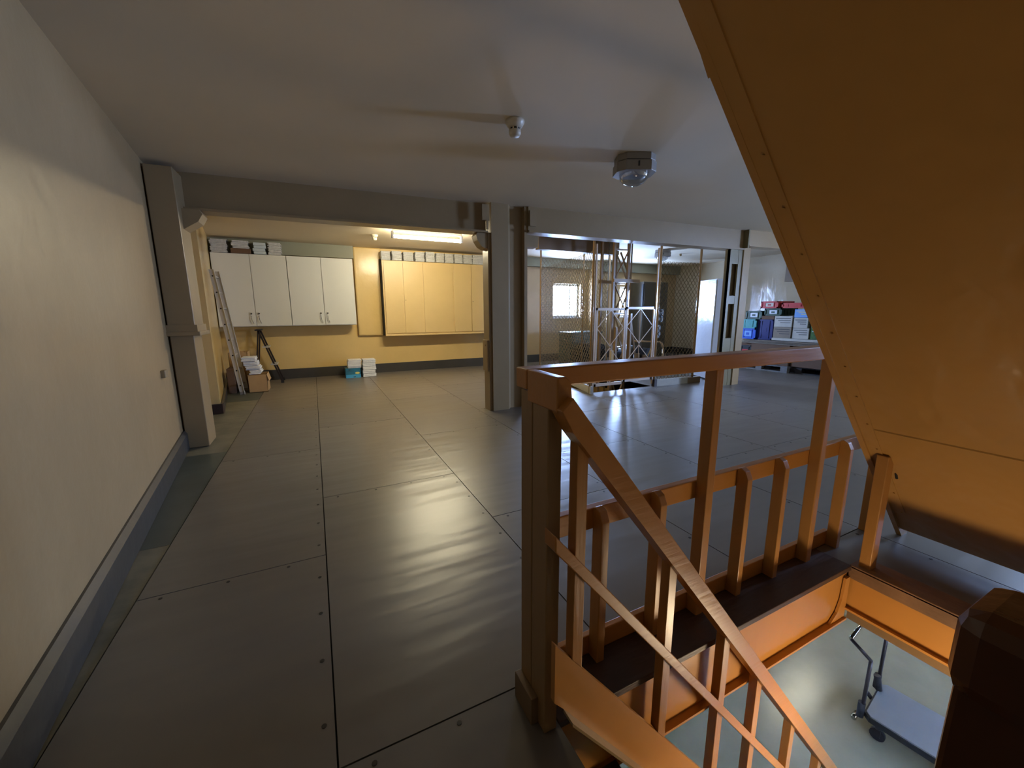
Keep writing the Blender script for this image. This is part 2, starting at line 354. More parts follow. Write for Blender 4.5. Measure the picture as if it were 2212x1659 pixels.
# right column, battened
t = thing('steel_column', 'battened steel column with two openings beside the white locker', 'column', (6.9, 4.75, 0))
bt = MB()
x0, x1, y0 = 6.45, 6.80, 4.70
bt.box(x0, x0+0.09, y0, y0+0.03, 0, 2.40); bt.box(x1-0.10, x1, y0, y0+0.03, 0, 2.70)
for z0, z1 in ((0, 0.86), (1.46, 1.60), (2.14, 2.40)): bt.box(x0+0.09, x1-0.10, y0+0.004, y0+0.03, z0, z1)
bt.box(x0, x0+0.03, y0, y0+0.06, 0, 2.40); bt.box(x1-0.03, x1, y0-0.10, y0+0.06, 2.40, 2.7)
bt.obj('battened_face', mat('olive_steel_paint', (136, 122, 84), 0.4, var=0.1), t)
MB().box(x0+0.03, x1, y0+0.075, y0+0.10, 0, 2.4).obj('rear_channel', STEEL, t)
MB().box(6.805, 6.98, 4.68, 4.80, 0, 2.42).obj('pier', WALL, t)
# beams
def ibeam(name, label, a, b, z0, z1, web, m, hole=None):
    t = thing(name, label, 'beam', (a[0], a[1], z0))
    A = Vector((a[0], a[1], 0)); B = Vector((b[0], b[1], 0)); d = (B-A).normalized(); n = Vector((d.y, -d.x, 0))*-1
    if n.y < 0: n = -n
    def pl(o0, o1): return [tuple((A+n*o0).xy), tuple((B+n*o0).xy), tuple((B+n*o1).xy), tuple((A+n*o1).xy)]
    MB().plan(pl(web, web+0.08), z0+0.025, z1).obj('web', m, t)
    MB().plan(pl(0, 0.22), z0, z0+0.025).obj('flange', m, t)
    return t
ibeam('steel_beam', 'taupe ceiling beam spanning the left bay in front of the fluorescent light', (-1.06, 5.08), (2.085, 4.90), 2.335, 2.70, 0.09, STEEL)
ibeam('steel_beam', 'taupe ceiling beam over the hoist cage front', (2.645, 4.84), (6.79, 4.66), 2.375, 2.70, 0.03, STEEL)
ibeam('steel_beam', 'cream ceiling beam right of the battened column', (6.81, 4.60), (XR, 4.34), 2.43, 2.70, 0.03, WALL)
tag(MB().box(3.75, 5.6, 6.5, 6.62, 2.45, 2.70).obj('steel_beam', STEELD), 'dark brown joist across the top of the hoist cage', 'beam')

# ------------------------------------------------------------------ railing round the stairwell
t = thing('stair_railing', 'ochre painted wooden railing with square balusters along the stairwell edge', 'railing', (0.59, 1.05, 0))
MB().box(0.560, 0.615, 1.004, 1.075, 0, 1.115, 0.004).obj('newel_post', NEWELT, t)
MB().box(0.560, 0.607, 0.912, 1.001, 0, 1.085, 0.004).obj('newel_post', NEWELT, t)
tr = MB(); tr.box(0.555, 3.0, 1.03, 1.10, 1.118, 1.180, 0.005); tr.obj('top_rail', OCHRE, t)
# corner block where the sloping handrail starts
MB().prism([(0.556, 0.862, 1.180), (0.585, 0.862, 1.180), (0.600, 0.862, 1.165), (0.608, 0.862, 1.085), (0.556, 0.862, 1.085)], (0, 0.166, 0), 0.004).obj('corner_block', OCHRE, t)
MB().box(0.615, 2.9, 1.10, 1.135, 0.545, 0.628, 0.004).obj('mid_rail', OCHRE, t)
MB().box(0.615, 2.60, 1.10, 1.125, 0, 0.085, 0.003).obj('toe_board', OCHRE, t)
for x in (1.425, 2.28, 2.95):
    MB().box(x, x+0.045, 1.045, 1.10, 0, 1.118, 0.004).obj('post', OCHREV, t)
for x in (0.875, 1.165, 1.70, 1.985, 2.58):
    b = MB(); b.prism([(x, 1.045, 0), (x, 1.10, 0), (x, 1.10, 0.632), (x, 1.085, 0.640), (x, 1.062, 0.628), (x, 1.045, 0.592)], (0.035, 0, 0), 0.003); b.obj('baluster', OCHREV, t)
MB().box(2.50, 2.565, 0.855, 0.905, 0, 0.63, 0.004).obj('corner_post', OCHREV, t)
MB().box(0.535, 0.56, 0.955, 1.075, 0, 0.10, 0.002).obj('foot_bracket', STEELD, t)

# rim of the stairwell
t = thing('stairwell_edge_beam', 'ochre steel channel along the far edge of the stairwell', 'beam', (1.5, 0.95, -0.32))
MB().box(0.62, 2.47, 0.935, 0.95, -0.30, -0.022).box(0.62, 2.47, 0.905, 1.02, -0.312, -0.30).obj('channel', OCHRES, t)
MB().box(0.62, 2.47, 0.918, 1.098, -0.022, 0.006, 0.003).obj('ledge_board', DARKWOOD, t)
MB().box(0.62, 2.47, 0.96, 1.06, -0.40, -0.312).obj('lower_channel', STEELD, t)
MB().prism([(2.33, 0.93, -0.30), (2.47, 0.93, -0.30), (2.47, 0.93, -0.06), (2.43, 0.93, -0.06), (2.42, 0.93, -0.18), (2.39, 0.93, -0.25)], (0, -0.012, 0)).obj('gusset', OCHRES, t)
t = thing('stairwell_edge_beam', 'worn brown board over an ochre steel channel at the right end of the stairwell', 'beam', (2.55, 0.5, -0.32))
MB().box(2.47, 2.62, 0.06, 0.93, -0.068, 0.008, 0.003).obj('edge_board', WORNWOOD, t)
MB().box(2.485, 2.50, 0.06, 0.93, -0.24, -0.068).box(2.46, 2.60, 0.06, 0.93, -0.252, -0.24).obj('channel', OCHRES, t)
MB().box(2.53, 2.63, 0.06, 0.93, -0.34, -0.252).obj('lower_channel', STEELD, t)
t = thing('stairwell_edge_beam', 'dark brown trim beam on the near side of the stairwell', 'beam', (1.5, 0.04, -0.30))
MB().box(0.62, 2.47, 0.03, 0.06, -0.30, 0.004).obj('channel', STEELD, t)

# flight down
t = thing('staircase', 'steep ochre staircase with sloping handrails going down to the storey below', 'staircase', (1.4, 0.5, -2.85))
def slope(z0, x0, s): return lambda x: z0+s*(x-x0)
hz = slope(1.136, 0.574, -1.243); lz = slope(0.744, 0.545, -1.19); sz = slope(0.369, 0.566, -1.24)
XE = 2.75
Y0, Y1 = 0.865, 0.905
MB().prism([(0.590, Y0-0.028, hz(0.590)+0.012), (XE, Y0-0.028, hz(XE)), (XE, Y0-0.028, hz(XE)-0.088), (0.595, Y0-0.028, hz(0.595)-0.082), (0.556, Y0-0.028, hz(0.598)-0.012)], (0, 0.062, 0), 0.003).obj('handrail', OCHRE, t)
MB().prism([(0.548, Y0-0.020, lz(0.548)), (XE, Y0-0.020, lz(XE)), (XE, Y0-0.020, lz(XE)-0.05), (0.548, Y0-0.020, lz(0.548)-0.05)], (0, 0.06, 0), 0.003).obj('lower_rail', OCHRE, t)
MB().prism([(0.566, Y0, sz(0.566)), (2.95, Y0, sz(2.95)), (2.95, Y0, sz(2.95)-0.21), (0.60, Y0, sz(0.6)-0.20), (0.566, Y0, 0.165)], (0, 0.022, 0)).obj('stringer', OCHRES, t)
MB().prism([(0.60, Y0-0.05, sz(0.6)-0.20), (2.95, Y0-0.05, sz(2.95)-0.21), (2.95, Y0-0.05, sz(2.95)-0.22), (0.60, Y0-0.05, sz(0.6)-0.212)], (0, 0.05, 0)).obj('stringer_flange', STEEL, t)
for x in (0.628, 1.027, 1.368, 1.63, 1.97, 2.31):
    MB().prism([(x, Y0, sz(x)), (x+0.038, Y0, sz(x+0.038)), (x+0.038, Y0, hz(x+0.038)-0.06), (x, Y0, hz(x)-0.06)], (0, 0.038, 0), 0.002).obj('baluster', OCHREV, t)
for k in range(14):
    x = 0.62+0.153*k; z = -0.19*(k+1)
    MB().box(x, x+0.20, 0.12, 0.86, z-0.03, z, 0.003).obj('tread', DARKWOOD, t)
    MB().box(x, x+0.014, 0.12, 0.86, z, z+0.16).obj('riser', DARKWOOD, t)
MB().prism([(0.62, 0.10, 0.02), (2.95, 0.10, -2.85), (2.95, 0.10, -2.6), (0.85, 0.10, 0.02)], (0, 0.02, 0)).obj('stringer', OCHRES, t)
nl = MB(); nl.box(0.965, 1.09, 0.05, 0.195, -0.62, 0.70, 0.01); nl.box(0.935, 1.12, 0.03, 0.205, 0.69, 0.855, 0.035)
nl.obj('newel_post', NEWELD, t)

# flight up: sheet soffit seen from below
def uz(x): return 2.059-1.057*(x-1.167)
t = thing('staircase', 'upper flight of stairs with ochre sheet soffit slanting overhead on the right', 'staircase', (2.0, 0.4, 0))
XT = 0.575
sheets = [(XT, 2.370, 0.0), (2.376, 3.06, 0.002)]
for a, b, dz in sheets:
    MB().prism([(a, 0.02, uz(a)-dz), (b, 0.02, uz(b)-dz), (b, 0.02, uz(b)+0.02), (a, 0.02, uz(a)+0.02)], (0, 0.94, 0)).obj('soffit_sheet', SOFFIT, t)
MB().prism([(2.36, 0.02, uz(2.36)+0.006), (2.39, 0.02, uz(2.39)+0.006), (2.39, 0.02, uz(2.39)+0.02), (2.36, 0.02, uz(2.36)+0.02)], (0, 0.94, 0)).obj('seam', BLACK, t)
MB().prism([(XT, 0.94, uz(XT)-0.004), (3.09, 0.94, 0.0), (3.16, 0.94, 0.0), (3.12, 0.94, 0.22), (XT+.1, 0.94, 2.69), (XT, 0.94, 2.69)], (0, 0.025, 0)).obj('stringer', SOFFIT, t)
MB().prism([(0.72, 0.965, 2.66), (1.16, 0.965, uz(1.16)-0.010), (1.16, 0.965, uz(1.16)+0.2), (0.80, 0.965, 2.69)], (0, 0.006, 0)).obj('stringer_lap', SOFFIT, t)
st = MB()
st.prism([(XT, 0.885, uz(XT)-0.008), (2.9, 0.885, uz(2.9)-0.008), (2.9, 0.885, uz(2.9)), (XT, 0.885, uz(XT))], (0, 0.075, 0))
for i in range(16):
    x = 0.8+i*0.14
    if 1.3 < x < 3.0: st.cyl((x, 0.90, uz(x)-0.008), (x-0.004, 0.90, uz(x)-0.012), 0.004, 6)
st.obj('edge_strip', SOFFIT, t)
for k in range(13):
    x = 2.98-0.178*k; z = uz(x-0.22)+0.03
    if z < 2.62: MB().box(x-0.22, x, 0.03, 0.935, z, z+0.03).obj('tread', DARKWOOD, t)
MB().prism([(XT, -0.005, uz(XT)-0.004), (3.09, -0.005, 0.0), (3.16, -0.005, 0.0), (3.12, -0.005, 0.22), (XT+.1, -0.005, 2.69), (XT, -0.005, 2.69)], (0, 0.025, 0)).obj('stringer', SOFFIT, t)
# frayed strip of tape hanging at the corner post
tp = MB(); tp.tube([(2.60, 0.875, 0.60), (2.625, 0.87, 0.56), (2.62, 0.862, 0.53), (2.64, 0.86, 0.49)], 0.006, 5)
tag(tp.obj('hanging_cord', BLACK), 'short frayed black cord hanging below the soffit at the corner post', 'cord')

# lamps that are really there
t = thing('pendant_lamp', 'warm globe lamp hanging on a cord in the stairwell', 'lamp', (1.85, 0.20, -0.64))
MB().cyl((1.85, 0.20, -0.37), (1.85, 0.20, 1.33), 0.004, 6).obj('cord', BLACK, t)
MB().cyl((1.85, 0.20, -0.415), (1.85, 0.20, -0.35), 0.03, 12).obj('socket', BLACKP, t)
MB().ball((1.85, 0.20, -0.52), 0.12, 14).obj('globe', BULBM, t)
t = thing('fluorescent_light', 'bright fluorescent tube light on the ceiling of the left bay', 'light', (1.86, 6.95, 2.7))
MB().box(1.27, 2.45, 6.935, 6.965, 2.64, 2.70, 0.004).obj('housing', OUTW, t)
MB().cyl((1.285, 6.95, 2.560), (2.43, 6.95, 2.560), 0.026, 16).obj('tube', TUBEM, t)
MB().box(1.25, 1.285, 6.925, 6.975, 2.53, 2.64).obj('end_cap', OUTW, t)
MB().box(2.43, 2.465, 6.925, 6.975, 2.53, 2.64).obj('end_cap', OUTW, t)
MB().cyl((1.2, 6.6, 2.692), (2.9, 6.5, 2.692), 0.010, 8).obj('conduit', CEIL, t)
t = thing('fluorescent_light', 'fluorescent light on the ceiling of the storey below', 'light', (7.1, 3.1, -0.4))
MB().box(6.45, 7.75, 3.03, 3.17, -0.32, -0.26).obj('housing', OUTW, t)
MB().cyl((6.5, 3.1, -0.37), (7.7, 3.1, -0.37), 0.03, 16).obj('tube', LOWTUBEM, t)

def bulkhead(name, label, loc, rot):
    t = thing(name, label, 'lamp', loc, 'bulkhead lamps on the ceiling'); x, y, z = loc
    def octo(w, c, z0, z1, n, m, bev=0.004):
        p = [(x-w+c, y-w*.8), (x+w-c, y-w*.8), (x+w, y-w*.8+c), (x+w, y+w*.8-c), (x+w-c, y+w*.8), (x-w+c, y+w*.8), (x-w, y+w*.8-c), (x-w, y-w*.8+c)]
        b = MB(); b.prism([(a, c2, z0) for a, c2 in p], (0, 0, z1-z0), bev); return b.obj(n, m, t)
    octo(0.165, 0.06, z-0.055, z, 'base_plate', LAMPGREY); octo(0.16, 0.06, z-0.062, z-0.055, 'gasket', RUB, 0)
    octo(0.175, 0.065, z-0.145, z-0.062, 'cover_frame', LAMPGREY)
    MB().box(x-0.006, x+0.006, y-0.146, y-0.138, z-0.115, z-0.075).obj('clip', RUB, t)
    R = 0.13
    MB().lathe([(R, -0.14), (R*1.0, -0.15), (R*0.92, -0.185), (R*0.72, -0.215), (R*0.42, -0.235), (0, -0.242)], loc, 28).obj('glass_dome', DOME, t)
    MB().lathe([(R*0.9, -0.146), (0, -0.146)], loc, 20).obj('reflector', LAMPGREY, t)
    turn(t, rot); return t
bulkhead('bulkhead_lamp', 'grey octagonal bulkhead lamp on the ceiling nearest the stairs', (2.70, 2.98, 2.70), -26)
bulkhead('bulkhead_lamp', 'small far bulkhead lamp on the ceiling above the hoist cage', (7.25, 6.95, 2.70), -40)

def detector(label, loc, s=1.0):
    t = thing('smoke_detector', label, 'smoke detector', loc, 'smoke detectors on the ceiling')
    x, y, z = loc
    MB().lathe([(0, 0), (0.068*s, 0), (0.068*s, -0.018*s), (0.055*s, -0.04*s), (0.044*s, -0.052*s), (0, -0.052*s)], loc, 24).obj('base', PLASTW, t)
    c = MB(); c.lathe([(0, -0.052*s), (0.036*s, -0.052*s), (0.036*s, -0.066*s), (0, -0.066*s)], loc, 20); c.obj('vent_gap', BLACKP, t)
    h = MB()
    for i in range(8):
        a = i*math.pi/4; h.box(x+0.038*s*math.cos(a)-0.004, x+0.038*s*math.cos(a)+0.004, y+0.038*s*math.sin(a)-0.004, y+0.038*s*math.sin(a)+0.004, z-0.067*s, z-0.051*s)
    h.lathe([(0, -0.066*s), (0.043*s, -0.066*s), (0.043*s, -0.088*s), (0.034*s, -0.104*s), (0, -0.108*s)], loc, 24); h.obj('sensor_head', PLASTW, t)
detector('ivory smoke detector on the ceiling in the foreground', (1.42, 2.82, 2.70), 1.0)
detector('ivory smoke detector beside the fluorescent light', (1.10, 7.75, 2.70), 0.9)
tag(MB().lathe([(0, 0), (0.03, 0), (0.03, -0.05), (0, -0.06)], (8.1, 7.2, 2.70), 12).obj('ceiling_sensor', PLASTB), 'tiny beige sensor on the ceiling behind the far bulkhead lamp', 'sensor')

t = thing('wall_socket', 'small beige cable box on the left wall next to the column', 'socket', (wl(4.37), 4.37, 0.83))
MB().box(wl(4.37)-0.02, wl(4.37)+0.035, 4.33, 4.41, 0.80, 0.865, 0.006).obj('box', PLASTB, t)
MB().box(wl(4.44)-0.01, wl(4.44)+0.025, 4.415, 4.46, 0.80, 0.83).obj('clip', OUTW, t)

# ------------------------------------------------------------------ left bay: cabinets on the far wall
def wall_cabinet(label, x0, x1, handles, side=True):
    z0, z1, yf, yb = 1.085, 2.415, 9.02, 9.22
    t = thing('wall_cabinet', label, 'cabinet', ((x0+x1)/2, yb, z0))
    MB().box(x0, x1, yf+0.022, yb+0.13 if z1 < 2.4 else yb, z0, z1, 0.002).obj('body', WHITE, t)
    n = len(handles); w = (x1-x0)/n
    for i, hx in enumerate(handles):
        a, b = x0+i*w, x0+(i+1)*w
        d = MB().box(a+0.004, b-0.004, yf, yf+0.019, z0+0.012, z1-0.004, 0.0015).obj('door', WHITE, t)
        hxx = b-0.07 if hx == 'r' else a+0.055
        MB().tube([(hxx, yf, z0+0.20), (hxx-0.004, yf-0.024, z0+0.19), (hxx, yf-0.030, z0+0.13), (hxx+0.02, yf-0.024, z0+0.07), (hxx+0.024, yf, z0+0.06)], 0.006, 6).obj('handle', CHROME, d)
        MB().cyl((hxx, yf, z0+0.245), (hxx, yf-0.014, z0+0.245), 0.013, 10).box(hxx-0.003, hxx+0.003, yf-0.03, yf-0.012, z0+0.225, z0+0.262).obj('key_lock', GRIP, d)
    return t
wall_cabinet('white double-door wall cabinet at the left end of the yellow wall', -1.56, -0.375, ['r', 'l'])
wall_cabinet('white double-door wall cabinet closest to the yellow pilaster', -0.370, 0.815, ['r', 'l'])

t = thing('wall_cupboard', 'yellow painted wall cupboard with five flat doors', 'cupboard', (2.9, 9.3, 0.82))
MB().box(1.395, 4.40, 9.06, 9.35, 0.83, 2.43, 0.003).obj('body', YCAB, t)
MB().box(1.375, 1.395, 9.10, 9.35, 0.84, 2.46).obj('side_shadow', BLACK, t)  # black strip stands in for the shade at the cupboard's left side
xs = [1.40, 1.822, 2.24, 2.262, 2.95, 2.975, 3.40, 3.86, 4.38]
for a, b in ((1.425, 1.818), (1.830, 2.240), (2.268, 2.940), (2.970, 3.390), (3.402, 3.845), (3.875, 4.37)):
    d = MB().box(a, b, 9.042, 9.06, 0.885, 2.40, 0.002).obj('door', YCAB, t)
MB().cyl((1.86, 9.042, 1.60), (1.86, 9.034, 1.60), 0.008, 8).obj('keyhole', GRIP, t)
MB().cyl((3.43, 9.042, 1.58), (3.43, 9.034, 1.58), 0.008, 8).obj('keyhole', GRIP, t)
MB().box(1.395, 4.40, 9.035, 9.06, 0.83, 0.862, 0.003).obj('base_rail', YCAB, t)

def paper_pile(name, label, cat, x0, x1, y0, y1, z0, z1, n, m, group=None, j=0.012, sag=0.0):
    b = MB(); h = (z1-z0)/n
    for i in range(n):
        dx, dy = random.uniform(-j, j), random.uniform(-j, j)
        b.box(x0+dx+j, x1+dx-j, y0+dy, y1+dy-j, z0+i*h+0.001, z0+(i+1)*h-0.0008, min(h*0.35, 0.006))
    return tag(b.obj(name, m), label, cat, group)
ps = [(1.385, 1.585), (1.605, 1.82), (1.84, 2.06), (2.10, 2.31), (2.33, 2.54), (2.56, 2.75), (2.77, 2.98), (2.99, 3.19), (3.20, 3.42), (3.43, 3.72)]
zt = [2.612, 2.625, 2.615, 2.635, 2.645, 2.63, 2.635, 2.635, 2.63, 2.645]
ords = ['first', 'second', 'third', 'fourth', 'fifth', 'sixth', 'seventh', 'eighth', 'ninth', 'tenth']
for i, ((a, b), z) in enumerate(zip(ps, zt)):
    paper_pile('paper_stack', 'white paper stack on the yellow cupboard, %s from its left end' % ords[i], 'paper', a, b, 9.03-0.02*(i % 3), 9.25, 2.432, z, 7+i % 3, PAPERG, 'paper stacks on top of the yellow cupboard', 0.006)
paper_pile('paper_stack', 'wide pale paper stack on the white cabinets against the left wall', 'paper', -1.55, -1.28, 9.0, 9.20, 2.417, 2.645, 14, PAPERG, 'paper stacks on top of the white cabinets')
t = thing('cardboard_box', 'brown cardboard box topped with paper on the white cabinets', 'box', (-1.1, 9.1, 2.417))
MB().box(-1.235, -0.93, 8.98, 9.2, 2.417, 2.50, 0.003).obj('box', CARDD, t)
paper_pile('paper_stack', 'low paper stack lying on the brown box above the white cabinets', 'paper', -1.225, -0.95, 8.99, 9.2, 2.502, 2.64, 6, PAPERG, 'paper stacks on top of the white cabinets')
paper_pile('paper_stack', 'bluish paper stack between the brown box and the last stack on the cabinets', 'paper', -0.90, -0.68, 9.0, 9.2, 2.417, 2.625, 4, mat('bluish_paper', (190, 200, 204), .8), 'paper stacks on top of the white cabinets')
paper_pile('paper_stack', 'paper stack over the middle of the white cabinets, rightmost there', 'paper', -0.66, -0.43, 9.0, 9.2, 2.417, 2.64, 10, PAPERG, 'paper stacks on top of the white cabinets')

# ------------------------------------------------------------------ left bay: things on the floor
def ladder():
    t = thing('ladder', 'aluminium ladder leaning on the left wall behind the column', 'ladder', (-1.17, 7.95, 0))
    a = Vector((-1.165, 7.86, 0.0)); b = Vector((-1.375, 7.90, 2.02)); off = Vector((0.01, 0.36, 0))
    for o, mm in ((Vector((0,0,0)), 0), (off, 1)):
        s = MB(); s.bar(a+o, b+o, 0.024, 0.065, (1, 0, 0)); 
        s.bar(a+o+Vector((0.034, -0.008, 0)), b+o+Vector((0.034, -0.008, 0)), 0.036, 0.006, (1,0,0)); s.obj('stile', ALU, t)
    n = 8
    for i in range(n):
        f = (i+0.6)/n; p = a.lerp(b, f); r = MB(); r.cyl(p, p+off, 0.014, 8); r.obj('rung', ALU, t)
        MB().cyl(p+Vector((0, -0.0135, 0)), p+Vector((0, -0.0122, 0)), 0.012, 10).obj('rung_end', BLACK, t)
    for o in (Vector((0,0,0)), off):
        MB().box(a.x-0.03+o.x, a.x+0.04+o.x, a.y-0.016+o.y, a.y+0.016+o.y, 0, 0.05, 0.004).obj('foot', LAMPGREY, t)
ladder()
t = thing('step_ladder', 'folding dark metal step ladder standing open by the yellow wall', 'step ladder', (-0.85, 8.9, 0))
apex = Vector((-0.945, 8.85, 1.02))
for dy in (0, 0.32):
    o = Vector((0, dy, 0))
    MB().bar(apex+o, (-0.64, 8.85+dy, 0.03), 0.016, 0.030, (1,0,0)).obj('front_stile', GRIP, t)
    MB().bar(apex+o, (-1.07, 8.85+dy, 0.03), 0.016, 0.026, (1,0,0)).obj('rear_leg', GRIP, t)
    MB().box(-0.66, -0.61, 8.83+dy, 8.87+dy, 0, 0.05).obj('foot', RUB, t)
for f in (0.32, 0.66):
    p = apex.lerp(Vector((-0.64, 8.85, 0.03)), f)
    MB().box(p.x-0.06, p.x+0.05, 8.84, 9.18, p.z-0.012, p.z+0.012).obj('step', ALU, t)
MB().box(-1.0, -0.90, 8.83, 9.19, 1.01, 1.035, 0.004).obj('top_step', GRIP, t)

def open_box(name, label, x0, x1, y0, y1, z0, z1, m, flap=True):
    t = thing(name, label, 'box', ((x0+x1)/2, (y0+y1)/2, z0)); b = MB(); T = 0.006
    b.box(x0, x1, y0, y0+T, z0, z1); b.box(x0, x1, y1-T, y1, z0, z1); b.box(x0, x0+T, y0, y1, z0, z1); b.box(x1-T, x1, y0, y1, z0, z1); b.box(x0, x1, y0, y1, z0, z0+T)
    b.obj('walls', m, t)
    if flap:
        MB().prism([(x1-0.004, y0, z1), (x1, y0, z1), (x1+0.03, y0+0.02, z1-0.12), (x1+0.026, y0+0.02, z1-0.12)], (0, (y1-y0)*0.9, 0)).obj('flap', m, t)
    return t
open_box('cardboard_box', 'open brown cardboard box on the floor at the ladder foot', -1.08, -0.80, 7.95, 8.35, 0, 0.30, CARD)
for i, (dz, dx) in enumerate(((0.306, 0), (0.38, -0.01), (0.455, -0.03), (0.53, -0.06))):
    paper_pile('paper_bundle', ['white paper bundle at the bottom of the pile in the open cardboard box', 'white paper bundle second up in the pile by the ladder',
        'white paper bundle third up in the pile by the ladder', 'topmost white paper bundle in the pile by the ladder'][i], 'paper',
        -1.10+dx+0.04*(i == 0), -0.87+dx, 7.99, 8.30, dz, dz+0.07, 3, PAPER, 'paper bundles in the open box', 0.012)
open_box('cardboard_box', 'tall cardboard box with raised flaps standing behind the ladder', -1.38, -1.10, 8.38, 8.70, 0, 0.66, CARD, False)
t = thing('cardboard_box', 'dark brown box pressed against the left wall under the ladder', 'box', (-1.3, 8.2, 0))
MB().box(-1.375, -1.27, 8.02, 8.34, 0, 0.42, 0.003).obj('box', CARDD, t)
t = thing('printed_box', 'blue printed box with a yellow sticker under the paper by the far wall', 'box', (0.66, 8.95, 0))
MB().box(0.51, 0.80, 8.80, 9.12, 0, 0.20, 0.002).obj('box', BLUEBOX, t)
MB().box(0.51, 0.80, 8.798, 8.80, 0, 0.07).obj('lower_stripe', mat('bright_blue_card', (70, 160, 205), .5), t)
MB().lathe([(0.045, 0), (0, 0.001)], (0, 0, 0), 20, (1, 1, 1)).obj('sticker', YPRINT, t)
stk = [c for c in t.children if c.name.startswith('sticker')][0]; stk.location = Vector((0.735, 8.797, 0.10))-t.location; stk.rotation_euler = (math.pi/2, 0, 0); stk.scale = (1, 0.5, 1)
for v in stk.data.vertices: v.co += Vector(t['_loc'])
MB().box(0.655, 0.70, 8.797, 8.80, 0.015, 0.028).box(0.57, 0.60, 8.797, 8.80, 0.16, 0.175).obj('print', INK, t)
paper_pile('paper_bundle', 'flat white paper bundle on top of the blue printed box', 'paper', 0.55, 0.83, 8.80, 9.1, 0.203, 0.29, 3, PAPER, 'paper bundles by the far wall')
paper_pile('paper_bundle', 'upper white paper bundle lying across the blue box pile', 'paper', 0.56, 0.84, 8.81, 9.1, 0.292, 0.372, 3, PAPER, 'paper bundles by the far wall')
for i in range(5):
    lbl = ['lowest', 'second lowest', 'middle', 'second highest', 'highest'][i]
    paper_pile('paper_bundle', 'white paper bundle right of the blue box, %s of its five' % lbl, 'paper', 0.84+0.012*(i == 4), 1.12-0.01*(i % 2), 8.80, 9.1, 0.002+i*0.074, 0.072+i*0.074, 2, PAPER, 'paper bundles by the far wall', 0.008)

# ------------------------------------------------------------------ hoist cage
def mesh_panel(parent, a, b, z0, z1, r=0.0044, cw=0.085, ch=0.105, name='wire_mesh'):
    a = Vector((a[0], a[1], 0)); b = Vector((b[0], b[1], 0)); W = (b-a).length; u = (b-a)/W; Hh = z1-z0; s = ch/cw; mb = MB()
    for sg in (1, -1):
        c = -Hh/s if sg > 0 else 0
        while c < (W if sg > 0 else W+Hh/s):
            # z = s*(t-c) rising, or z = s*(c-t) falling
            if sg > 0: t0, t1 = max(0, c), min(W, c+Hh/s)
            else: t0, t1 = max(0, c-Hh/s), min(W, c)
            if t1-t0 > 0.01:
                za, zb = (s*(t0-c), s*(t1-c)) if sg > 0 else (s*(c-t0), s*(c-t1))
                mb.cyl(a+u*t0+Vector((0,0,z0+za)), a+u*t1+Vector((0,0,z0+zb)), r, 3)
            c += cw
    return mb.obj(name, WIRE, parent)
t = thing('hoist_cage', 'wire mesh hoist cage with tubular posts behind the railing', 'cage', (4.7, 5.3, 0))
posts = [(4.03, 5.26, .020), (4.64, 7.95, .020), (5.70, 7.80, .020), (5.46, 5.26, .020), (6.38, 5.20, .022), (6.45, 7.8, .02)]
for x, y, r in posts:
    MB().cyl((x, y, 0), (x, y, 2.70), r, 14).obj('tube_post', POSTGLOSS, t)
MB().box(4.06, 4.085, 5.235, 5.26, 0.0, 2.38).box(5.385, 5.405, 5.235, 5.26, 0.05, 2.40).obj('gate_jamb', GATE, t)
mesh_panel(t, (4.03, 5.28), (4.64, 7.93), 0.12, 2.28)
mesh_panel(t, (4.64, 7.95), (5.70, 7.80), 0.1, 2.50)
mesh_panel(t, (5.70, 7.80), (6.45, 7.80), 0.1, 2.50)
mesh_panel(t, (5.46, 5.24), (6.38, 5.20), 0.12, 2.19)
MB().plan([(4.00, 5.20), (4.05, 5.19), (4.68, 7.93), (4.62, 7.95)], 0, 0.12).obj('side_kerb', KERB, t)
MB().plan([(5.47, 5.20), (6.22, 5.16), (6.225, 5.22), (5.47, 5.26)], 0, 0.12).obj('front_kerb', KERB, t)
MB().plan([(6.23, 5.16), (6.55, 5.15), (6.55, 5.22), (6.23, 5.22)], 0, 0.11).obj('front_kerb', STEELD, t)
MB().box(5.41, 5.47, 5.19, 5.26, 0, 0.13).obj('post_shoe', GRIP, t)

def gate(label, x0, x1, z0, z1):
    g = thing('hoist_gate', label, 'gate', ((x0+x1)/2, 5.25, z0), 'pair of hoist gates'); y = 5.25; W = 0.03
    f = MB(); f.box(x0, x0+W, y-.012, y+.012, z0, z1); f.box(x1-W, x1, y-.012, y+.012, z0, z1); f.box(x0, x1, y-.012, y+.012, z0, z0+0.045); f.box(x0, x1, y-.012, y+.012, z1-0.04, z1); f.obj('frame', GATE, g)
    xm = (x0+x1)/2; MB().cyl((xm, y, z0), (xm, y, z1), 0.007, 6).obj('upright_rod', GATE, g)
    for k in range(2):
        a = z0+0.04+k*(z1-z0)/2*0.97; b = a+(z1-z0)/2*0.92; c = (a+b)/2
        for p, q in (((x0+W, c), (xm, b)), ((xm, b), (x1-W, c)), ((x0+W, c), (xm, a)), ((xm, a), (x1-W, c))):
            MB().bar((p[0], y, p[1]), (q[0], y, q[1]), 0.008, 0.012).obj('brace', GATE, g)
    return g
gate('left leaf of the cream hoist gate with crossed bracing', 4.10, 4.715, 0.105, 1.395)
gate('right leaf of the cream hoist gate with crossed bracing', 4.725, 5.37, 0.135, 1.415)

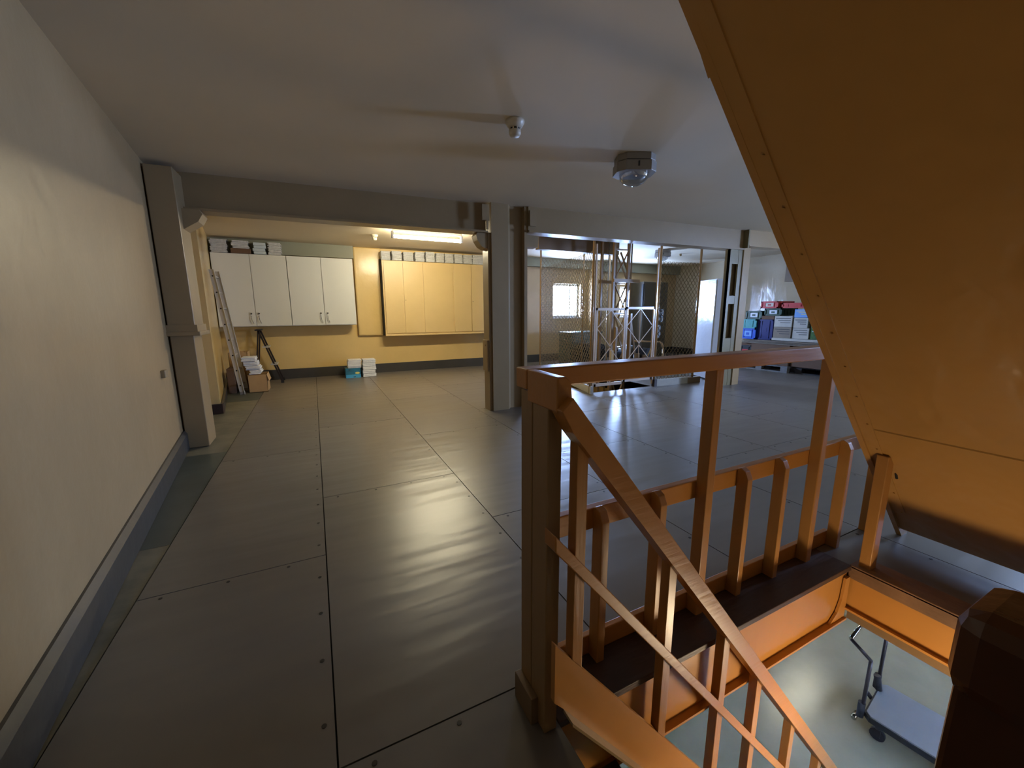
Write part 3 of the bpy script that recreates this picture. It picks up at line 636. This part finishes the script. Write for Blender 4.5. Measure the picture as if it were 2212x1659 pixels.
t = thing('hoist_mast', 'brown lattice hoist mast standing inside the cage', 'mast', (5.85, 6.6, -1.4))
mx0, mx1, my0, my1 = 5.02, 5.36, 5.95, 6.30
def leg(x, y, z0, z1): MB().box(x-0.022, x+0.022, y-0.022, y+0.022, z0, z1).obj('leg', MAST, t)
for x in (mx0, mx1):
    leg(x, my0, -1.395, 2.70)
leg(mx0, my1, -1.395, 2.70); leg(mx1, my1, -1.395, 2.70)
zs = [-1.38, -0.7, -0.02, 0.66, 1.30, 1.88, 2.45]
for i, (a, b) in enumerate(zip(zs, zs[1:])):
    p, q = ((mx0, mx1) if i % 2 else (mx1, mx0))
    MB().bar((p, my0, a), (q, my0, b), 0.008, 0.035, (0, 1, 0)).obj('lattice_brace', MAST, t)
    MB().bar((mx1, my0 if i % 2 else my1, a), (mx1, my1 if i % 2 else my0, b), 0.035, 0.008, (0, 1, 0)).obj('lattice_brace', MAST, t)
    MB().bar((mx0, my0, b), (mx1, my0, b), 0.03, 0.03).obj('lattice_rung', MAST, t)
MB().bar((mx0-0.03, my0-0.03, 1.90), (mx1+0.25, my0-0.03, 1.90), 0.05, 0.06).obj('cross_beam', MAST, t)
MB().bar((mx0-0.03, my1+0.03, 1.90), (mx1+0.25, my1+0.03, 1.90), 0.05, 0.06).obj('cross_beam', MAST, t)
for z0, z1 in ((0.0, 2.70),):
    MB().cyl((5.66, 6.2, z0-1.395), (5.66, 6.2, z1), 0.016, 10).obj('guide_rod', MAST, t)
    MB().cyl((5.30, 6.44, z0-1.395), (5.30, 6.44, z1), 0.012, 10).obj('guide_rod', CHROME, t)
MB().bar((5.38, 6.2, 2.45), (5.66, 6.2, 1.95), 0.03, 0.02).bar((5.66, 6.2, 1.85), (5.38, 6.2, 1.2), 0.03, 0.02).obj('stay', MAST, t)
t2 = thing('hoist_platform', 'narrow brown hoist carriage frame in the shaft', 'hoist', (5.2, 5.8, 0))
MB().box(5.00, 5.40, 5.80, 5.86, 0.30, 0.36).box(5.00, 5.04, 5.80, 5.86, 0.30, 1.05).box(5.34, 5.38, 5.80, 5.86, 0.30, 1.30).obj('carriage_frame', MAST, t2)
MB().bar((5.02, 5.83, 1.05), (5.30, 5.83, 0.36), 0.02, 0.03).bar((5.36, 5.83, 1.25), (5.55, 5.83, 0.36), 0.02, 0.03).obj('brace', MAST, t2)
MB().box(4.92, 5.0, 5.82, 5.88, 0.22, 0.62, 0.01).obj('guide_shoe', YCAB, t2)
t = thing('control_cabinet', 'dark teal hoist machine cabinet behind the left gate leaf', 'cabinet', (5.6, 8.3, 0))
MB().box(5.60, 6.55, 8.15, 8.65, 0, 0.80, 0.01).obj('body', TEAL, t)
MB().box(5.58, 6.57, 8.12, 8.66, 0.80, 0.835, 0.005).obj('lid', TEAL, t)
mo = thing('winch_motor', 'black round winch motor in front of the teal cabinet', 'motor', (5.9, 8.0, 0))
MB().cyl((5.90, 7.85, 0.32), (5.90, 8.10, 0.32), 0.26, 24).box(5.75, 6.05, 7.88, 8.08, 0, 0.1).obj('drum', MBLACK, mo)
MB().cyl((6.28, 7.82, 0.36), (6.28, 8.1, 0.36), 0.20, 24).box(6.15, 6.40, 7.86, 8.08, 0, 0.2).obj('motor_body', MBLACK, mo)
MB().tube([(5.86, 7.85, 0.58), (5.97, 7.84, 0.60), (6.14, 7.85, 0.59), (6.20, 7.85, 0.64)], 0.012, 6).obj('lever', CHROME, mo)
t = thing('switch_box', 'black push-button box on the cage post right of the gate', 'switch', (5.53, 5.28, 1.16))
MB().box(5.50, 5.60, 5.27, 5.33, 1.15, 1.375, 0.004).obj('box', MBLACK, t)
MB().box(5.545, 5.60, 5.262, 5.27, 1.15, 1.375).obj('button_plate', MGREY, t)
for z in (1.34, 1.275, 1.205): MB().cyl((5.573, 5.262, z), (5.573, 5.252, z), 0.014, 12).obj('button', PAPER, t)
t = thing('switch_box', 'grey junction box lower on the cage right of the gate', 'switch', (5.57, 5.4, 0.86))
MB().box(5.50, 5.66, 5.36, 5.42, 0.86, 1.09, 0.005).obj('box', MGREY, t)
MB().box(5.545, 5.605, 5.352, 5.36, 0.95, 1.02).obj('window', MBLACK, t)
t = thing('machine_frame', 'bent olive pipe frame round dark machinery behind the right mesh', 'machine', (6.6, 6.8, 0))
MB().tube([(6.2, 6.6, 0.70), (6.95, 6.6, 0.66), (7.03, 6.6, 0.62), (7.08, 6.6, 0.52), (7.10, 6.6, 0)], 0.020, 8).obj('pipe_rail', POSTGLOSS, t)
MB().box(6.30, 7.00, 6.75, 7.25, 0, 0.42, 0.02).cyl((6.45, 6.7, 0.42), (6.45, 7.2, 0.42), 0.16, 16).cyl((6.72, 6.7, 0.40), (6.72, 7.2, 0.40), 0.12, 16).obj('gearbox', MBLACK, t)
MB().cyl((6.35, 6.65, 0.12), (6.35, 6.65, 0.42), 0.07, 12).cyl((6.55, 6.64, 0.10), (6.55, 6.64, 0.38), 0.05, 12).obj('cylinder', STEELD, t)
MB().bar((6.60, 6.62, 0.25), (6.75, 6.62, 0.55), 0.02, 0.02).obj('lever', POSTGLOSS, t)
t = thing('metal_cabinet', 'tall olive metal cabinet in the dark corner behind the cage', 'cabinet', (8.5, 8.4, 0))
MB().box(8.05, 8.95, 8.30, 8.85, 0, 2.12, 0.01).obj('body', MOLIVE, t)
MB().box(8.07, 8.49, 8.285, 8.30, 0.08, 2.08, 0.003).obj('door', MOLIVE, t); MB().box(8.51, 8.93, 8.285, 8.30, 0.08, 2.08, 0.003).obj('door', MOLIVE, t)
MB().box(7.98, 8.03, 8.25, 8.30, 1.35, 2.05).obj('cable_duct', MBLACK, t)

# locker beside the battened column
t = thing('locker', 'narrow glossy white metal locker left of the battened column', 'locker', (6.95, 5.4, 0))
A = Vector((6.82, 5.17, 0)); du = Vector((0.37, 0.93, 0)).normalized(); dn = Vector((0.93, -0.37, 0)).normalized()
def lq(u0, u1, n0, n1): return [tuple((A+du*u+dn*n).xy) for u, n in ((u0, n0), (u1, n0), (u1, n1), (u0, n1))]
MB().plan(lq(0, 0.64, 0, 0.16), 0.03, 1.93).obj('body', LOCKER, t)
MB().plan(lq(0.012, 0.628, -0.008, 0), 0.09, 1.915).obj('side_panel', LOCKER, t)
MB().plan(lq(-0.010, 0, 0.01, 0.15), 0.09, 1.90).obj('door', LOCKER, t)
MB().plan(lq(0.02, 0.62, 0.02, 0.15), 0, 0.03).obj('plinth', BLACK, t)

# ------------------------------------------------------------------ pallet goods along the right wall
def pallet(label, x0, y0, m, lx=0.8, ly=1.2):
    t = thing('pallet', label, 'pallet', (x0+lx/2, y0+ly/2, 0))
    for i in range(3):
        MB().box(x0+i*(lx-0.1)/2, x0+i*(lx-0.1)/2+0.10, y0, y0+ly, 0, 0.022).obj('bottom_board', m, t)
        for j in range(3): MB().box(x0+i*(lx-0.1)/2, x0+i*(lx-0.1)/2+0.10, y0+j*(ly-0.14)/2, y0+j*(ly-0.14)/2+0.14, 0.022, 0.10).obj('block', m, t)
    for j in range(3): MB().box(x0, x0+lx, y0+j*(ly-0.14)/2, y0+j*(ly-0.14)/2+0.14, 0.10, 0.122).obj('stringer_board', m, t)
    for i in range(5): MB().box(x0+i*(lx-0.12)/4, x0+i*(lx-0.12)/4+0.12, y0, y0+ly, 0.122, 0.144).obj('deck_board', m, t)
    return t
pallet('weathered grey pallet under the crates by the right wall', 9.10, 5.02, PALW, 0.8, 1.25)
pallet('dark pallet lying under the soffit edge by the right wall', 9.25, 3.75, PALD, 0.8, 1.2)
def crate(label, x0, x1, y0, y1, z0, z1, m, panel, group='plastic crates on the pallet'):
    t = thing('plastic_crate', label, 'crate', ((x0+x1)/2, (y0+y1)/2, z0), group); T = 0.02; h = z1-z0
    b = MB(); b.box(x0+T, x1-T, y0+T, y1-T, z0, z0+0.015); 
    b.box(x0+0.012, x0+T, y0+T, y1-T, z0, z1-0.01); b.box(x1-T, x1-0.012, y0+T, y1-T, z0, z1-0.01); b.box(x0+T, x1-T, y0+0.012, y0+T, z0, z1-0.01); b.box(x0+T, x1-T, y1-T, y1-0.012, z0, z1-0.01)
    b.obj('walls', m, t)
    r = MB()
    for z in (z0, z1-0.03): r.box(x0, x1, y0, y0+T, z, z+0.03); r.box(x0, x1, y1-T, y1, z, z+0.03); r.box(x0, x0+T, y0, y1, z, z+0.03); r.box(x1-T, x1, y0, y1, z, z+0.03)
    for x in (x0, x1-0.03):
        for y in (y0, y1-0.03): r.box(x, x+0.03, y, y+0.03, z0, z1)
    for k in range(1, 5):
        x = x0+(x1-x0)*k/5; r.box(x-0.008, x+0.008, y0+0.002, y0+T, z0, z1)
    for k in (1, 3):
        y = y0+(y1-y0)*k/4; r.box(x0+0.002, x0+T, y-0.008, y+0.008, z0, z1)
    r.obj('ribs', m, t)
    ym = (y0+y1)/2; w = (y1-y0)*0.22
    MB().box(x0+0.006, x0+0.013, ym-w, ym+w, z0+h*0.25, z0+h*0.75).obj('end_panel', panel, t)
    MB().box(x0+0.003, x0+0.007, ym-w*0.45, ym+w*0.45, z0+h*0.38, z0+h*0.60).obj('grip_hole', m, t)
    return t
crate('black crate at the left bottom of the goods stack', 9.22, 9.80, 5.92, 6.26, 0.147, 0.53, BLACKP, REDP)
crate('bright blue crate with pale end panel, lower left of the stack', 9.20, 9.78, 5.86, 6.24, 0.685, 0.93, BLUE, LBLUE)
crate('teal crate stacked on the bright blue crate', 9.20, 9.78, 5.86, 6.24, 0.932, 1.14, TEALP, TEALP)
crate('dark green crate with white label above the teal crate', 9.24, 9.86, 5.78, 6.16, 1.142, 1.335, GREENP, WPRINT)
crate('red crate at the very top of the goods stack', 9.20, 9.80, 5.42, 5.80, 1.39, 1.545, REDP, PLASTW)
crate('second dark green crate beside the cartons under the red one', 9.26, 9.86, 5.36, 5.74, 1.225, 1.388, GREENP, WPRINT)
crate('long red crate right of the topmost red crate', 9.22, 9.84, 4.84, 5.355, 1.39, 1.50, REDP, REDP)
crate('navy crate behind the white cartons in the stack', 9.24, 9.80, 5.50, 5.85, 0.685, 1.14, NAVY, NAVY)
tag(MB().box(9.24, 9.8, 5.50, 5.775, 1.142, 1.222, 0.005).obj('carton', CARDD), 'flat dark carton wedged above the navy crate', 'carton')
def carton(label, x0, x1, y0, y1, z0, z1, m, pr=INK):
    t = thing('carton', label, 'carton', ((x0+x1)/2, (y0+y1)/2, z0), 'cartons on the pallet')
    MB().box(x0, x1, y0, y1, z0, z1, 0.003).obj('box', m, t)
    p = MB(); h = z1-z0
    for k in range(3):
        z = z1-h*(0.18+0.2*k); p.box(x0-0.002, x0, y0+0.03, y1-0.03-0.05*k, z-0.012, z); p.box(x0+0.03, x1-0.1-0.05*k, y0-0.002, y0, z-0.012, z)
    p.obj('print', pr, t); return t
carton('white printed carton, upper of the pair right of the navy crate', 9.22, 9.60, 5.10, 5.47, 0.985, 1.22, WCARD)
carton('grey printed carton, lower of the pair right of the navy crate', 9.22, 9.60, 5.10, 5.47, 0.745, 0.982, CARDG)
carton('light blue carton on top of the printed cartons at the right', 9.24, 9.62, 4.82, 5.08, 1.19, 1.365, LBLUE, YPRINT)
carton('pale carton with dark picture under the light blue carton', 9.24, 9.62, 4.80, 5.08, 0.975, 1.185, WCARD)
carton('pale carton with blue print at the bottom right of the stack', 9.24, 9.62, 4.76, 5.08, 0.745, 0.97, WCARD)
carton('green and white carton near the soffit edge, upper one', 9.26, 9.62, 4.45, 4.74, 0.96, 1.15, LEAFG, WPRINT)
carton('green and white carton near the soffit edge, lower one', 9.26, 9.62, 4.42, 4.74, 0.745, 0.955, LEAFG, WPRINT)
def sheets(label, x0, x1, y0, y1, z0, z1, n, m):
    b = MB(); h = (z1-z0)/n
    for i in range(n):
        a = random.uniform(-0.04, 0.04); b.box(x0+a, x1+a, y0+random.uniform(-.04, .04), y1+random.uniform(-.04, .04), z0+i*h, z0+i*h+h*0.7)
    return tag(b.obj('cardboard_sheets', m), label, 'cardboard')
sheets('pile of flat grey cardboard sheets under the crates', 9.14, 9.90, 4.42, 6.12, 0.60, 0.682, 4, CARDG)
tag(MB().box(9.20, 9.86, 4.40, 5.48, 0.686, 0.742, 0.004).obj('cardboard_tray', WCARD), 'shallow pale tray carrying the printed cartons', 'tray')
tag(MB().box(9.16, 9.86, 5.05, 5.90, 0.147, 0.595, 0.004).obj('carton', CARDD), 'big brown carton on the grey pallet under the sheets', 'carton')
tag(MB().box(9.20, 9.90, 4.40, 5.02, 0.147, 0.595, 0.004).obj('carton', CARDD), 'big dark carton low at the right under the sheets', 'carton')
tag(MB().box(9.22, 9.80, 5.92, 6.24, 0.532, 0.597, 0.004).obj('carton', CARDD), 'thin brown carton lying on the black crate', 'carton')
tag(MB().box(9.32, 9.95, 3.85, 4.36, 0.146, 0.30, 0.004).obj('carton', CARD), 'low brown carton on the dark pallet', 'carton')
# small crates seen between locker and column
crate('pinkish crate topmost of the small stack behind the locker', 9.0, 9.5, 6.95, 7.35, 0.72, 0.95, mat('pink_plastic', (190, 150, 170), .5), BLACKP, 'small crates behind the locker')
crate('dark crate in the middle of the small stack behind the locker', 9.0, 9.5, 6.95, 7.35, 0.36, 0.70, BLACKP, WPRINT, 'small crates behind the locker')
crate('dark crate lowest in the small stack behind the locker', 9.0, 9.5, 6.95, 7.35, 0.0, 0.34, BLACKP, WPRINT, 'small crates behind the locker')
# dark board on the right wall
tag(MB().box(XR-0.10, XR, 4.4, 5.98, 2.02, 2.50, 0.004).obj('wall_panel', STEELD), 'brown panel high on the right wall above the goods', 'panel')

# ------------------------------------------------------------------ platform trolley on the storey below
L0 = -2.85
t = thing('platform_trolley', 'platform trolley with folding handle seen down the stairwell', 'trolley', (4.86, 1.45, L0))
ax = Vector((0.985, 0.15, 0)).normalized(); ay = Vector((0.15, -0.985, 0)).normalized(); O = Vector((4.60, 1.42, 0))
def P(u, v, z): q = O+ax*u+ay*v; return (q.x, q.y, z)
def rect(u0, u1, v0, v1, c=0.0):
    if c: return [P(u0+c, v0, 0)[:2], P(u1-c, v0, 0)[:2], P(u1, v0+c, 0)[:2], P(u1, v1-c, 0)[:2], P(u1-c, v1, 0)[:2], P(u0+c, v1, 0)[:2], P(u0, v1-c, 0)[:2], P(u0, v0+c, 0)[:2]]
    return [P(u, v, 0)[:2] for u, v in ((u0, v0), (u1, v0), (u1, v1), (u0, v1))]
MB().plan(rect(0, 0.58, 0, 0.90, 0.04), -2.612, -2.598).obj('deck', TROL, t)
MB().plan(rect(-0.015, 0.595, -0.015, 0.915, 0.05), -2.66, -2.612).obj('bumper', RUB, t)
for u in (0.06, 0.52):
    for v in (0.10, 0.80):
        c = MB(); c.cyl(P(u-0.018, v, L0+0.06), P(u+0.018, v, L0+0.06), 0.06, 16); w_ = c.obj('caster_wheel', RUB, t)
        c = MB(); c.cyl(P(u, v, -2.665), P(u, v, -2.72), 0.035, 12); c.bar(P(u-0.026, v, -2.72), P(u-0.026, v, L0+0.05), 0.006, 0.05); c.bar(P(u+0.026, v, -2.72), P(u+0.026, v, L0+0.05), 0.006, 0.05); c.obj('caster_fork', GRIP, t)
for u in (0.02, 0.56):
    MB().tube([P(u, -0.03, -2.66), P(u, -0.03, -2.03), P(u, -0.20, -1.91)], 0.017, 10).obj('handle_tube', GRIP, t)
    MB().cyl(P(u, -0.04, -2.68), P(u, -0.04, -2.52), 0.030, 12).obj('hinge_bracket', RUB, t)
MB().tube([P(0.02, -0.20, -1.91), P(0.56, -0.20, -1.91)], 0.018, 10).obj('grip_bar', CHROME, t)
MB().cyl(P(0.44, 0.0, -2.60), P(0.44, -0.03, -2.45), 0.03, 12).obj('spring_latch', RUB, t)
MB().cyl(P(0.30, -0.02, -2.64), P(0.30, -0.06, -2.60), 0.02, 10).obj('latch_stop', RUB, t)
MB().cyl(P(0.05, -0.07, -2.69), P(-0.05, -0.07, -2.69), 0.022, 12).obj('brake_pedal', CHROME, t)
